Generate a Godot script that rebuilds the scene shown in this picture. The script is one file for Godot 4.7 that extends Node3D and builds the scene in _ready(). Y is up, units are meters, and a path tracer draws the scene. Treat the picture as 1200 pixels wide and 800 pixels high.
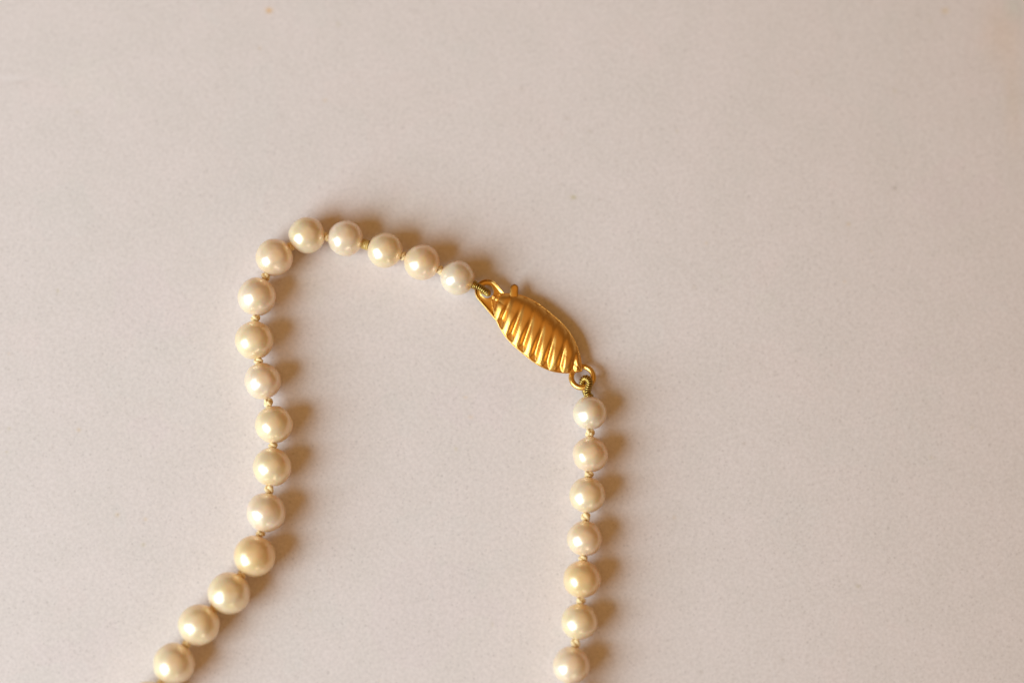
extends Node3D
# A short string of graduated cream pearls with a fluted gold clasp, lying on a pale speckled surface.
# Lengths in the tables below are millimetres (MM turns them into metres).

const MM := 0.001
const TABLE := Vector2(0.60, 0.46)

var rng := RandomNumberGenerator.new()
var gold: StandardMaterial3D
var gold_satin: StandardMaterial3D
var gimp_gold: StandardMaterial3D
var silk: StandardMaterial3D
var silk_gold: StandardMaterial3D
var pearl_meshes: Array[ArrayMesh] = []
var pearl_mats := {}
var necklace: Node3D


func _ready() -> void:
	rng.seed = 4711
	set_view()
	make_materials()
	table()
	necklace = Node3D.new()
	necklace.name = "pearl_necklace"
	necklace.set_meta("label", "strand of cream graduated pearls with ribbed gold clasp, lying in a loop")
	necklace.set_meta("category", "necklace")
	add_child(necklace)
	strand()
	clasp()


# ---------------------------------------------------------------- camera, light, exposure
func set_view() -> void:
	var cam := Camera3D.new()
	cam.name = "camera"
	add_child(cam)
	var tilt := deg_to_rad(8.0)
	cam.position = Vector3(0, 0.5 * cos(tilt), 0.5 * sin(tilt))
	cam.rotation = Vector3(-PI / 2 + tilt, 0, 0)
	var lens := CameraAttributesPhysical.new()
	lens.frustum_focal_length = 109.998
	lens.frustum_near = 0.02
	lens.frustum_far = 20.0
	lens.frustum_focus_distance = 0.4965
	lens.exposure_aperture = 3.4
	cam.attributes = lens
	cam.fov = 12.4513
	cam.near = 0.02
	cam.far = 20.0
	cam.current = true

	var env := Environment.new()
	env.background_mode = Environment.BG_COLOR
	env.background_color = Color(0.19, 0.100, 0.036).linear_to_srgb()
	env.background_energy_multiplier = 1.0
	env.tonemap_mode = Environment.TONE_MAPPER_LINEAR
	env.tonemap_exposure = 1.0
	env.sdfgi_enabled = true
	env.ssao_enabled = true
	env.ssil_enabled = true
	var we := WorldEnvironment.new()
	we.name = "environment"
	we.environment = env
	add_child(we)

	# the window on the left, and a dim opening far off on the near side
	area("window_light", Vector3(-0.85, 0.56, 0.45), Vector2(0.78, 0.78), lin(0.695, 0.87, 1.0), 2.06)
	area("ceiling_bounce", Vector3(0.1, 1.15, -0.08), Vector2(1.8, 1.8), lin(1.0, 0.55, 0.175), 0.38)
	area("room_light", Vector3(0.22, 0.24, 1.0), Vector2(0.12, 0.14), Color(1.0, 0.97, 0.92), 0.05)


func area(called: String, at: Vector3, size: Vector2, color: Color, energy: float) -> void:
	var l := AreaLight3D.new()
	l.name = called
	l.area_size = size
	l.area_normalize_energy = true
	l.light_color = color
	l.light_energy = energy
	l.shadow_enabled = true
	add_child(l)
	l.look_at_from_position(at, Vector3.ZERO, Vector3.UP)


# ---------------------------------------------------------------- materials
func lin(r: float, g: float, b: float) -> Color:
	return Color(r, g, b).linear_to_srgb()


func noise_map(freq: float, octaves: int, strength: float, seed_value: int) -> NoiseTexture2D:
	var n := FastNoiseLite.new()
	n.seed = seed_value
	n.noise_type = FastNoiseLite.TYPE_SIMPLEX_SMOOTH
	n.frequency = freq
	n.fractal_octaves = octaves
	var t := NoiseTexture2D.new()
	t.width = 512
	t.height = 512
	t.seamless = true
	t.as_normal_map = true
	t.bump_strength = strength
	t.noise = n
	return t


func metal(color: Color, rough: float, map: Texture2D, scale: float, depth: float) -> StandardMaterial3D:
	var m := StandardMaterial3D.new()
	m.albedo_color = color
	m.metallic = 1.0
	m.roughness = rough
	m.normal_enabled = true
	m.normal_texture = map
	m.normal_scale = depth
	m.uv1_triplanar = true
	m.uv1_scale = Vector3.ONE * scale
	return m


func make_materials() -> void:
	var grain := noise_map(0.05, 4, 3.0, 21)
	gold = metal(lin(0.85, 0.50, 0.13), 0.30, grain, 90.0, 0.15)
	gold_satin = metal(lin(0.84, 0.465, 0.115), 0.38, grain, 140.0, 0.5)
	gimp_gold = metal(lin(0.50, 0.34, 0.09), 0.30, grain, 200.0, 0.3)
	silk = StandardMaterial3D.new()
	silk.albedo_color = lin(0.90, 0.71, 0.38)
	silk.roughness = 0.6
	silk.rim_enabled = true
	silk.rim = 0.3
	silk_gold = StandardMaterial3D.new()
	silk_gold.albedo_color = lin(0.62, 0.42, 0.12)
	silk_gold.roughness = 0.5
	silk_gold.rim_enabled = true
	silk_gold.rim = 0.3


func pearl_material(c: Color) -> StandardMaterial3D:
	if pearl_mats.has(c):
		return pearl_mats[c]
	var m := StandardMaterial3D.new()
	m.albedo_color = c.linear_to_srgb()
	m.roughness = 0.29
	m.metallic = 0.23
	m.vertex_color_use_as_albedo = true
	m.metallic_specular = 0.85
	m.clearcoat_enabled = true
	m.clearcoat = 0.6
	m.clearcoat_roughness = 0.27
	m.subsurf_scatter_enabled = true
	m.subsurf_scatter_strength = 0.2
	m.backlight_enabled = true
	m.backlight = Color(0.30, 0.235, 0.15)
	pearl_mats[c] = m
	return m


# ---------------------------------------------------------------- mesh helpers
# rows of points -> one smooth mesh; the sign of the enclosed volume tells which way the faces look
func grid(rows: Array, close_rows := false, close_cols := true, tint = null) -> ArrayMesh:
	var ni: int = rows.size()
	var nj: int = rows[0].size()
	var v := PackedVector3Array()
	for r in rows:
		v.append_array(r)
	var centre := Vector3.ZERO
	for p in v:
		centre += p
	centre /= v.size()
	var idx := PackedInt32Array()
	var nrm := PackedVector3Array()
	nrm.resize(v.size())
	var volume := 0.0
	for i in (ni if close_rows else ni - 1):
		var i2 := (i + 1) % ni
		for j in (nj if close_cols else nj - 1):
			var j2 := (j + 1) % nj
			var q := [i * nj + j, i2 * nj + j, i2 * nj + j2, i * nj + j2]
			for tri in [[q[0], q[1], q[2]], [q[0], q[2], q[3]]]:
				var a: Vector3 = v[tri[0]]
				var b: Vector3 = v[tri[1]]
				var c: Vector3 = v[tri[2]]
				var n := (b - a).cross(c - a)
				if n.length_squared() < 1e-26:
					continue
				volume += (a - centre).dot((b - centre).cross(c - centre))
				for k in 3:
					nrm[tri[k]] += n
					idx.append(tri[k])
	if volume > 0.0:                              # Godot's front faces run clockwise
		for k in range(0, idx.size(), 3):
			var t := idx[k + 1]
			idx[k + 1] = idx[k + 2]
			idx[k + 2] = t
	var s := 1.0 if volume > 0.0 else -1.0
	for k in nrm.size():
		nrm[k] = (nrm[k] * s).normalized() if nrm[k].length_squared() > 0.0 else (v[k] - centre).normalized()
	var a := []
	a.resize(Mesh.ARRAY_MAX)
	a[Mesh.ARRAY_VERTEX] = v
	a[Mesh.ARRAY_NORMAL] = nrm
	a[Mesh.ARRAY_INDEX] = idx
	if tint != null:
		a[Mesh.ARRAY_COLOR] = tint
	var m := ArrayMesh.new()
	m.add_surface_from_arrays(Mesh.PRIMITIVE_TRIANGLES, a)
	return m


# a round tube along points (millimetres in, metres out); ends are closed to a point
func tube(path: PackedVector3Array, radius: float, sides := 8, closed := false) -> ArrayMesh:
	var n := path.size()
	var rows := []
	var side := Vector3.ZERO
	for i in n:
		var ahead := path[(i + 1) % n] if closed or i + 1 < n else path[i]
		var behind := path[(i - 1 + n) % n] if closed or i > 0 else path[i]
		var t := (ahead - behind).normalized()
		if side == Vector3.ZERO:
			side = t.cross(Vector3.UP if absf(t.y) < 0.9 else Vector3.RIGHT).normalized()
		side = (side - t * side.dot(t)).normalized()
		var up := t.cross(side)
		var ring := PackedVector3Array()
		for k in sides:
			var f := TAU * k / sides
			ring.append((path[i] + (side * cos(f) + up * sin(f)) * radius) * MM)
		rows.append(ring)
	if not closed:
		for end in [0, n - 1]:
			var cap := PackedVector3Array()
			for k in sides:
				cap.append(path[end] * MM)
			if end == 0:
				rows.push_front(cap)
			else:
				rows.append(cap)
	return grid(rows, closed)


func smooth_path(points: Array, step := 0.1, closed := false) -> PackedVector3Array:
	var c := Curve3D.new()
	c.bake_interval = step
	var n := points.size()
	for i in n:
		var before: Vector3 = points[(i - 1 + n) % n] if closed or i > 0 else points[i]
		var after: Vector3 = points[(i + 1) % n] if closed or i + 1 < n else points[i]
		c.add_point(points[i], (before - after) / 6.0, (after - before) / 6.0)
	return c.get_baked_points()


# a wire wound round a path
func coil(path: PackedVector3Array, radius: float, pitch: float, per_turn := 12) -> PackedVector3Array:
	var c := Curve3D.new()
	c.bake_interval = 0.03
	for p in path:
		c.add_point(p)
	var length := c.get_baked_length()
	var n := int(length / pitch * per_turn)
	var out := PackedVector3Array()
	var side := Vector3.ZERO
	for i in n + 1:
		var d := length * i / n
		var t := (c.sample_baked(minf(d + 0.08, length)) - c.sample_baked(maxf(d - 0.08, 0.0))).normalized()
		if side == Vector3.ZERO:
			side = t.cross(Vector3.UP).normalized()
		side = (side - t * side.dot(t)).normalized()
		var f := TAU * i / per_turn
		out.append(c.sample_baked(d) + (side * cos(f) + t.cross(side) * sin(f)) * radius)
	return out


func put(called: String, m: Mesh, mat: Material, parent: Node, label := "") -> MeshInstance3D:
	var o := MeshInstance3D.new()
	o.name = numbered(called, parent)
	o.mesh = m
	o.material_override = mat
	parent.add_child(o, true)
	if label:
		o.set_meta("label", label)
	return o


func numbered(called: String, parent: Node) -> String:
	if not parent.has_node(called):
		return called
	var k := 1
	while parent.has_node("%s_%03d" % [called, k]):
		k += 1
	return "%s_%03d" % [called, k]


# ---------------------------------------------------------------- the surface
func table() -> void:
	var side := 1536                              # a tile of 0.2 m: fine fibre grain and pin-point specks
	var n1 := FastNoiseLite.new()
	n1.seed = 3
	n1.frequency = 0.16
	n1.fractal_octaves = 3
	var n2 := FastNoiseLite.new()
	n2.seed = 8
	n2.frequency = 0.012
	n2.fractal_octaves = 4
	var fine := n1.get_seamless_image(side, side).get_data()
	var broad := n2.get_seamless_image(side, side).get_data()
	var dark := PackedFloat32Array()
	dark.resize(side * side)
	for k in 34000:
		var x := rng.randi() % side
		var y := rng.randi() % side
		var r := rng.randf_range(0.5, 1.2) if rng.randf() < 0.99 else rng.randf_range(1.2, 1.9)
		var d := rng.randf_range(3.0, 14.0)
		for oy in range(-3, 4):
			for ox in range(-3, 4):
				var f := clampf(r + 0.6 - Vector2(ox, oy).length(), 0.0, 1.0)
				if f > 0.0:
					var at := posmod(y + oy, side) * side + posmod(x + ox, side)
					dark[at] = maxf(dark[at], d * f)
	var bytes := PackedByteArray()
	bytes.resize(side * side * 3)
	for k in side * side:
		var f := (fine[k] - 128) * 0.065
		var b := (broad[k] - 128) * 0.02
		bytes[k * 3] = clampi(int(233.0 + f + b - dark[k]), 0, 255)
		bytes[k * 3 + 1] = clampi(int(222.0 + f + b * 0.7 - dark[k]), 0, 255)
		bytes[k * 3 + 2] = clampi(int(215.8 + f + b * 0.9 - dark[k]), 0, 255)
	var tile := Image.create_from_data(side, side, false, Image.FORMAT_RGB8, bytes)

	# wear over the whole surface: faint warm and cool patches, a few stains and one pale scuff
	var w := 2048
	var h := int(w * TABLE.y / TABLE.x)
	n2.frequency = 0.006
	var patch_a := n2.get_seamless_image(w, h).get_data()
	n2.seed = 31
	n2.frequency = 0.011
	var patch_b := n2.get_seamless_image(w, h).get_data()
	var wear := PackedByteArray()
	wear.resize(w * h * 3)
	for k in w * h:
		var a := (patch_a[k] - 128) * 0.006
		var b := (patch_b[k] - 128) * 0.006
		wear[k * 3] = clampi(int(roundf(249.0 + a + b)), 0, 255)
		wear[k * 3 + 1] = clampi(int(roundf(249.0 - b * 0.4 + a)), 0, 255)
		wear[k * 3 + 2] = clampi(int(roundf(249.0 - a * 0.6)), 0, 255)
	var marks := Image.create_from_data(w, h, false, Image.FORMAT_RGB8, wear)
	stain(marks, Vector2(-39.45, -54.2), Vector2(0.42, 0.36), Color(1.0, 0.84, 0.60), 0.95)
	stain(marks, Vector2(9.88, -23.42), Vector2(0.40, 0.28), Color(0.88, 0.87, 0.72), 0.8)
	stain(marks, Vector2(61.79, -25.24), Vector2(0.30, 0.30), Color(0.76, 0.74, 0.72), 0.5)
	stain(marks, Vector2(70.6, -54.6), Vector2(0.5, 0.4), Color(0.97, 0.88, 0.68), 0.5)
	stain(marks, Vector2(-81.0, -43.0), Vector2(3.2, 0.35), Color(1.02, 1.025, 1.03), 1.0)
	stain(marks, Vector2(-79.6, -42.2), Vector2(1.4, 0.25), Color(0.94, 0.93, 0.92), 0.7)
	stain(marks, Vector2(80.0, -51.0), Vector2(3.0, 5.0), Color(1.0, 0.965, 0.92), 0.6)
	stain(marks, Vector2(82.0, -55.5), Vector2(1.4, 2.0), Color(0.96, 0.99, 0.98), 0.8)
	stain(marks, Vector2(81.5, -40.0), Vector2(1.4, 7.0), Color(0.99, 0.965, 0.925), 0.5)
	for k in 60:
		var p := Vector2(rng.randf_range(-90, 90), rng.randf_range(-60, 60))
		var c: Color = [Color(0.93, 0.92, 0.84), Color(0.9, 0.89, 0.87), Color(0.98, 0.93, 0.84)][k % 3]
		stain(marks, p, Vector2(rng.randf_range(0.15, 0.35), rng.randf_range(0.15, 0.3)), c, rng.randf_range(0.4, 0.9))

	var m := StandardMaterial3D.new()
	m.albedo_texture = ImageTexture.create_from_image(tile)
	m.detail_enabled = true
	m.detail_blend_mode = BaseMaterial3D.BLEND_MODE_MUL
	m.detail_uv_layer = BaseMaterial3D.DETAIL_UV_2
	m.detail_albedo = ImageTexture.create_from_image(marks)
	m.roughness = 0.62
	m.metallic_specular = 0.35
	var relief := NoiseTexture2D.new()
	relief.width = 1024
	relief.height = 1024
	relief.seamless = true
	var n3 := FastNoiseLite.new()
	n3.seed = 12
	n3.frequency = 0.07
	n3.fractal_octaves = 3
	relief.noise = n3
	m.heightmap_enabled = true
	m.heightmap_texture = relief
	m.heightmap_scale = 0.0016

	var st := SurfaceTool.new()
	st.begin(Mesh.PRIMITIVE_TRIANGLES)
	var x := TABLE.x / 2
	var z := TABLE.y / 2
	var lo := -0.018
	var cuts := 60
	for k in cuts:                                # the sheet sags a little towards its right side
		var a := lerpf(-x, x, float(k) / cuts)
		var b := lerpf(-x, x, float(k + 1) / cuts)
		var p := [Vector3(a, sag(a), -z), Vector3(b, sag(b), -z), Vector3(b, sag(b), z), Vector3(a, sag(a), z)]
		quad(st, p, Vector3.UP)
		var q := p.map(func(v): return v + Vector3(0, lo, 0))
		quad(st, [q[3], q[2], q[1], q[0]], Vector3.DOWN)
		quad(st, [p[1], p[0], q[0], q[1]], Vector3.FORWARD)
		quad(st, [p[3], p[2], q[2], q[3]], Vector3.BACK)
	for side_x in [-x, x]:
		var e := [Vector3(side_x, sag(side_x), -z), Vector3(side_x, sag(side_x), z), Vector3(side_x, sag(side_x) + lo, z), Vector3(side_x, sag(side_x) + lo, -z)]
		if side_x < 0:
			e.reverse()
		quad(st, e, Vector3(signf(side_x), 0, 0))
	var o := put("table_surface", st.commit(), m, self, "pale pinkish cream speckled surface under the necklace")
	o.set_meta("kind", "structure")


func sag(x: float) -> float:
	var d := clampf(x - 0.015, 0.0, 0.08)
	return -0.6 * d * d - 0.096 * maxf(x - 0.095, 0.0)


func quad(st: SurfaceTool, p: Array, n: Vector3) -> void:
	for k in [0, 1, 2, 0, 2, 3]:
		var v: Vector3 = p[k]
		var slope := (sag(v.x + 0.001) - sag(v.x - 0.001)) / 0.002
		st.set_normal(n if n.y == 0.0 else Vector3(-slope, 1, 0).normalized() * n.y)
		st.set_uv(Vector2(v.x, v.z) / 0.2)
		st.set_uv2(Vector2(v.x / TABLE.x + 0.5, v.z / TABLE.y + 0.5))
		st.add_vertex(v)


func stain(im: Image, at: Vector2, size: Vector2, tint: Color, share: float) -> void:
	var px := im.get_width() / (TABLE.x * 1000.0)
	var c := Vector2((at.x / (TABLE.x * 1000.0) + 0.5) * im.get_width(), (at.y / (TABLE.y * 1000.0) + 0.5) * im.get_height())
	var r := (size * px).max(Vector2(0.6, 0.6))
	for y in range(int(c.y - r.y * 2 - 1), int(c.y + r.y * 2 + 2)):
		for x in range(int(c.x - r.x * 2 - 1), int(c.x + r.x * 2 + 2)):
			if x < 0 or y < 0 or x >= im.get_width() or y >= im.get_height():
				continue
			var d := Vector2((x + 0.5 - c.x) / r.x, (y + 0.5 - c.y) / r.y).length()
			var f := share * exp(-d * d * 0.9)
			var was := im.get_pixel(x, y)
			im.set_pixel(x, y, Color(was.r * lerpf(1, tint.r, f), was.g * lerpf(1, tint.g, f), was.b * lerpf(1, tint.b, f)))


# ---------------------------------------------------------------- pearls, knots, thread
# x, z, radius of each pearl, counted from the clasp
const LEFT := [Vector3(-8.70, -9.87, 2.75), Vector3(-14.33, -12.31, 2.86), Vector3(-20.26, -14.27, 2.82), Vector3(-26.59, -16.21, 2.86),
	Vector3(-32.76, -16.71, 2.93), Vector3(-37.92, -13.14, 2.97), Vector3(-40.63, -6.77, 3.06), Vector3(-41.01, 0.24, 3.08),
	Vector3(-39.58, 6.74, 2.93), Vector3(-37.70, 13.72, 3.00), Vector3(-37.89, 20.43, 3.07), Vector3(-38.79, 27.66, 3.11),
	Vector3(-40.52, 34.54, 3.29), Vector3(-44.46, 40.37, 3.33), Vector3(-49.10, 45.29, 3.28), Vector3(-52.94, 51.36, 3.28)]
const RIGHT := [Vector3(12.32, 11.83, 2.69), Vector3(12.38, 18.40, 2.81), Vector3(11.90, 24.86, 2.85), Vector3(11.42, 31.74, 2.80),
	Vector3(11.01, 38.13, 2.95), Vector3(10.60, 44.80, 2.87), Vector3(9.31, 51.59, 2.94)]
const WHITE := Color(0.97, 0.79, 0.60)
const PINK := Color(0.98, 0.755, 0.55)
const CREAM := Color(0.98, 0.75, 0.49)
const PEACH := Color(0.98, 0.725, 0.49)
const IVORY := Color(0.98, 0.75, 0.48)
const HONEY := Color(0.97, 0.68, 0.37)


func pearl_mesh(seed_value: int) -> ArrayMesh:
	var n := FastNoiseLite.new()
	n.seed = seed_value
	n.frequency = 0.55
	n.fractal_octaves = 2
	var rows := []
	var tint := PackedColorArray()                 # overtones of the nacre, shifting within a bead
	for i in 41:
		var p := PI * i / 40
		var ring := PackedVector3Array()
		for j in 60:
			var f := TAU * j / 60
			var d := Vector3(sin(p) * cos(f), cos(p), sin(p) * sin(f))
			var r := 1.0 + 0.034 * n.get_noise_3dv(d * 1.4) + 0.009 * n.get_noise_3dv(d * 4.0 + Vector3.ONE * 9.0)
			var dimple := 1.0 - 0.05 * exp(-pow(sin(p) / 0.13, 2.0))   # the drill hole's mouth
			ring.append(d * r * dimple * MM)
			var o := n.get_noise_3dv(d * 1.6 + Vector3.ONE * 20.0)
			var q := n.get_noise_3dv(d * 3.4 - Vector3.ONE * 30.0)
			tint.append(Color(1.0 - 0.03 * absf(q), 0.98 + 0.03 * o + 0.02 * q, 0.94 + 0.11 * o - 0.07 * q))
		rows.append(ring)
	return grid(rows, false, true, tint)


func knot_mesh() -> ArrayMesh:
	var path := PackedVector3Array()
	for i in 60:                                   # an overhand knot pulled tight
		var f := TAU * i / 60
		var r := 0.40 + 0.17 * cos(3.0 * f)
		path.append(Vector3(r * cos(2.0 * f), 0.22 * sin(3.0 * f), r * sin(2.0 * f)))
	return tube(path, 0.23, 8, true)


func along(dir: Vector3) -> Basis:
	var y := dir.normalized()
	var x := y.cross(Vector3(0.3, 0.2, 0.9)).normalized()
	return Basis(x, y, x.cross(y))


func strand() -> void:
	for k in 5:
		pearl_meshes.append(pearl_mesh(k + 40))
	var kn := knot_mesh()
	var list := []
	var tints := [WHITE, PEACH, CREAM, PINK, CREAM, PEACH, PINK, IVORY, PINK, IVORY, IVORY, PINK, HONEY, IVORY, IVORY, CREAM]
	for k in LEFT.size():
		list.append([Vector3(LEFT[k].x, LEFT[k].z, LEFT[k].y), LEFT[k].z, tints[k]])
	# the rest of the string, below the picture's edge
	var c := Curve3D.new()
	c.bake_interval = 0.5
	var turn := [Vector2(-52.94, 51.36), Vector2(-58, 59), Vector2(-74, 82), Vector2(-84, 112), Vector2(-70, 146), Vector2(-30, 160), Vector2(10, 144), Vector2(20, 108), Vector2(12, 74), Vector2(8.4, 58.3)]
	for k in turn.size():
		var a: Vector2 = turn[maxi(k - 1, 0)]
		var b: Vector2 = turn[mini(k + 1, turn.size() - 1)]
		var g := Vector3(b.x - a.x, 0, b.y - a.y) / 6.0
		c.add_point(Vector3(turn[k].x, 3.2, turn[k].y), -g, g)
	var count := int(c.get_baked_length() / 7.2)
	for k in range(1, count + 1):
		var p := c.sample_baked(c.get_baked_length() * k / count)
		var r := 3.3 - 0.35 * k / count
		list.append([Vector3(p.x, r, p.z), r, [CREAM, PINK, IVORY, PEACH, WHITE][k * 7 % 5]])
	var right_tints := [WHITE, PEACH, CREAM, PEACH, HONEY, IVORY, PINK]
	for k in range(RIGHT.size() - 1, -1, -1):
		list.append([Vector3(RIGHT[k].x, RIGHT[k].z, RIGHT[k].y), RIGHT[k].z, right_tints[k]])

	var line := []
	for k in list.size():
		var p: Vector3 = list[k][0]
		var r: float = list[k][1]
		var before: Vector3 = list[maxi(k - 1, 0)][0]
		var after: Vector3 = list[mini(k + 1, list.size() - 1)][0]
		var o := put("pearl", pearl_meshes[(k * 3 + k / 4) % 5], pearl_material(list[k][2]), necklace)
		o.position = p * MM
		o.basis = along(after - before) * Basis(Vector3.UP, rng.randf() * TAU) * Basis().scaled(Vector3.ONE * r)
		if list[k][2] == HONEY:
			o.set_meta("label", "deep honey coloured pearl")
		line.append(p)
		if k + 1 < list.size():
			var q: Vector3 = list[k + 1][0]
			var d := (q - p).normalized()
			var gap := p.distance_to(q) - r - float(list[k + 1][1])
			var mid := p + d * (r + gap / 2.0)
			if k == 2:                             # one gap is wound with bare gold thread
				var w := PackedVector3Array([mid - d * 0.55, mid + d * 0.55])
				put("thread_wrap", tube(coil(w, 0.72, 0.27, 16), 0.14, 8), silk_gold, necklace, "loose turns of gold thread between two pearls")
			var s := clampf(gap / 0.92, 0.8, 1.25)
			var t := put("thread_knot", kn, silk, necklace)
			t.position = mid * MM
			t.basis = along(d) * Basis(Vector3.UP, rng.randf() * TAU) * Basis().scaled(Vector3(1.02, s * 1.2, 1.02))
	put("thread", tube(PackedVector3Array(line), 0.2, 8), silk, necklace)


# ---------------------------------------------------------------- clasp
const LEN := 9.35                                 # half length and half width of the cover
const WID := 3.85


func half_width(u: float, side: float) -> float:
	return WID * (1.0 - pow(absf(u / LEN), 3.25 if u * side > 0.0 else 2.6))


# the clasp's outline: n points round it, grown by some millimetres
func outline(n: int, grow: float) -> PackedVector2Array:
	var out := PackedVector2Array()
	for i in n:
		var f := TAU * i / n
		var u := LEN * (1.0 - 0.04 * pow(absf(sin(f)), 4.0)) * cos(f)
		var w := half_width(LEN * cos(f), sin(f))
		var p := Vector2(u, w * signf(sin(f)) if absf(sin(f)) > 1e-6 else 0.0)
		var out_dir := Vector2(cos(f) * 0.55, sin(f)).normalized()
		out.append(p + out_dir * grow)
	return out


func flute(u: float, v: float) -> float:
	var s := u - (0.42 + 0.17 * u / LEN) * v + 0.05 * v * v / WID
	var t := fposmod((s + 6.17) / 2.31 + 0.5, 1.0) - 0.5     # 0 at a groove's bottom
	return pow(0.5 + 0.5 * cos(TAU * t), lerpf(3.0, 1.9, smoothstep(-0.6, 0.8, v / WID)))   # 1 in the grooves, 0 on the ridges


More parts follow.
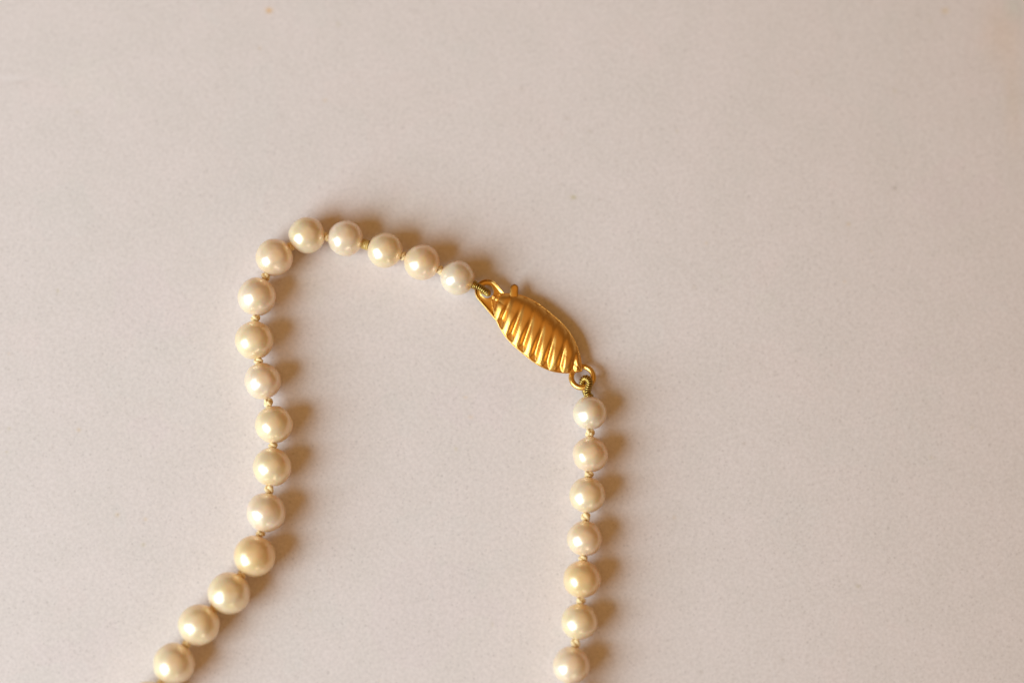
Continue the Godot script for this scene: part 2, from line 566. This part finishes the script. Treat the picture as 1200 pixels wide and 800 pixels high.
func clasp() -> void:
	var c := Node3D.new()
	c.name = "clasp"
	c.position = Vector3(3.94, 0, -1.06) * MM
	c.rotation.y = deg_to_rad(-40.1)
	necklace.add_child(c)
	c.set_meta("label", "almond shaped gold clasp with curved ribs")

	# fluted cover: a low dome whose rings shrink to its ridge line
	var n := 300
	var rows := []
	var rings := 44
	for k in rings + 1:
		var e := 1.0 - float(k) / rings
		var ring := PackedVector3Array()
		for i in n:
			var f := TAU * i / n
			var u := LEN * cos(f) * lerpf(0.92, 1.0, e)
			var w := half_width(LEN * cos(f), sin(f))
			var v := w * e * signf(sin(f))
			var body := pow(maxf(w / WID, 0.0), 0.62)
			var y := 1.95 + 1.4 * body * (1.0 - pow(e, 2.2 if v > 0.0 else 3.0))
			var g := flute(u, v) * smoothstep(0.0, 0.35, body)
			g *= smoothstep(1.0, 0.90, e) * lerpf(0.14, 1.0, smoothstep(-0.55, 0.6, v / WID))
			y -= 0.80 * g
			ring.append(Vector3(u, maxf(y, 1.88), v) * MM)
		rows.append(ring)
	var flat := PackedVector3Array()               # close it below, inside the rim
	for i in n:
		flat.append(Vector3(rows[0][i].x, 1.8 * MM, rows[0][i].z))
	var mid := PackedVector3Array()
	for i in n:
		mid.append(Vector3(rows[0][i].x * 0.9, 1.8 * MM, 0))
	rows.push_front(flat)
	rows.push_front(mid)
	put("cover", grid(rows), gold_satin, c)

	# rim: a thin rounded edge all round
	rows = []
	for k in 10:
		var f := TAU * k / 10
		var o := outline(n, 0.05 + 0.09 * cos(f))
		var ring := PackedVector3Array()
		for p in o:
			ring.append(Vector3(p.x, 1.87 + 0.13 * sin(f), p.y) * MM)
		rows.append(ring)
	put("rim", grid(rows, true), gold, c)

	# plain back, bulging down to the table
	rows = []
	for k in 17:
		var e := 1.0 - k / 16.0
		var ring := PackedVector3Array()
		for i in n:
			var f := TAU * i / n
			var w := half_width(LEN * cos(f), sin(f)) * 0.98
			var y := 1.8 - 1.5 * pow(w / WID, 0.7) * pow(maxf(1.0 - e * e, 0.0), 0.6)
			ring.append(Vector3(LEN * cos(f) * lerpf(0.94, 1.0, e), y, w * e * signf(sin(f))) * MM)
		rows.append(ring)
	var lid := PackedVector3Array()
	for i in n:
		lid.append(Vector3(rows[0][i].x * 0.92, 1.8 * MM, 0))
	rows.push_front(lid)
	put("back", grid(rows), gold, c)

	# release tab that stands out of the far edge
	var tab := PackedVector2Array()
	for i in 20:
		var f := PI * i / 19
		tab.append(Vector2(0.64 * cos(f), 1.25 + 0.66 * sin(f)))
	tab.append(Vector2(-0.66, -1.6))
	tab.append(Vector2(0.66, -1.6))
	var t := put("release_tab", plate(tab, 0.8, 0.4), gold, c)
	t.position = Vector3(-6.6, 2.0, -2.2) * MM
	t.rotation.y = atan2(-0.60, -0.80)             # the tab's +z turned to point up in the picture

	# eyelet plate of the hook, with its hole, running under the cover
	var eye := Vector2(-10.4, -0.07)
	var pts := PackedVector2Array()
	for i in 48:
		pts.append(eye + Vector2.from_angle(TAU * i / 48) * 1.96)
	pts.append(Vector2(-5.6, 2.75))
	pts.append(Vector2(-5.6, -1.2))
	var hull := Geometry2D.convex_hull(pts)
	rows = []
	var na := 120
	var profile := [Vector2(0, 0.0), Vector2(0.02, 0.14), Vector2(0.12, 0.17), Vector2(0.4, -0.02), Vector2(0.74, 0.06), Vector2(0.86, 0.32), Vector2(0.95, 0.33), Vector2(1.0, 0.22), Vector2(1.0, -0.05), Vector2(0.93, -0.2), Vector2(0.1, -0.2), Vector2(0.01, -0.12)]
	for q in profile:
		var ring := PackedVector3Array()
		for i in na:
			var dir := Vector2.from_angle(TAU * i / na)
			var reach := 1.96
			for k in hull.size() - 1:
				var hit = Geometry2D.segment_intersects_segment(eye, eye + dir * 12.0, hull[k], hull[k + 1])
				if hit != null:
					reach = maxf(reach, (hit as Vector2).distance_to(eye))
			var r := 1.02 + (minf(reach, 6.2) - 1.02) * float(q.x)
			var p := eye + dir * r
			var drop := 0.09 * maxf(p.x + 9.0, 0.0)     # slips under the cover
			ring.append(Vector3(p.x, 1.72 + float(q.y) - drop, p.y) * MM)
		rows.append(ring)
	put("eyelet_plate", grid(rows, true), gold, c)

	# ring at the other end
	var wire := PackedVector3Array()
	for i in 72:
		var f := TAU * i / 72
		wire.append(Vector3(10.05 + 1.75 * cos(f), 1.35 + 0.45 * cos(f), 0.66 + 1.72 * sin(f)))
	put("jump_ring", tube(wire, 0.45, 14, true), gold, c)

	# coiled wire sleeves that carry the thread round the eyelet and the ring
	var a := smooth_path([Vector3(-6.35, 2.8, -8.85), Vector3(-5.3, 2.85, -8.4), Vector3(-4.2, 2.35, -7.75), Vector3(-3.85, 1.3, -7.55), Vector3(-4.5, 0.75, -7.95), Vector3(-6.2, 1.7, -8.8)])
	put("gimp_sleeve", tube(coil(a, 0.42, 0.31), 0.15, 7), gimp_gold, necklace, "coiled gold wire sleeve through the eyelet")
	var b := smooth_path([Vector3(12.3, 2.9, 9.35), Vector3(12.0, 2.95, 8.4), Vector3(12.35, 2.6, 6.9), Vector3(11.7, 1.9, 6.15), Vector3(11.15, 1.25, 6.9), Vector3(11.8, 0.9, 8.3), Vector3(12.3, 2.0, 9.5)])
	put("gimp_sleeve", tube(coil(b, 0.44, 0.34), 0.15, 7), gimp_gold, necklace, "coiled gold wire sleeve through the jump ring")
	for e in [[Vector3(-6.25, 2.75, -8.85), Vector3(-5.75, 2.75, -8.6)], [Vector3(12.28, 2.8, 9.3), Vector3(12.2, 2.8, 8.85)]]:
		put("thread_wrap", tube(coil(PackedVector3Array(e), 0.55, 0.26, 16), 0.16, 8), gimp_gold, necklace)


# a flat plate with rounded edges, its outline star shaped about the origin
func plate(shape: PackedVector2Array, thick: float, edge: float) -> ArrayMesh:
	var rows := []
	for q in [Vector2(1, 0.5), Vector2(edge, 0.5), Vector2(edge * 0.3, 0.5 - edge * 0.6), Vector2(0, 0.3), Vector2(0, -0.3), Vector2(edge * 0.3, -0.5 + edge * 0.6), Vector2(edge, -0.5), Vector2(1, -0.5)]:
		var ring := PackedVector3Array()
		for p in shape:
			var r := p * maxf(0.0, 1.0 - q.x / maxf(p.length(), 0.001)) if q.x < 1.0 else Vector2.ZERO
			ring.append(Vector3(r.x, q.y * thick, r.y) * MM)
		rows.append(ring)
	return grid(rows)
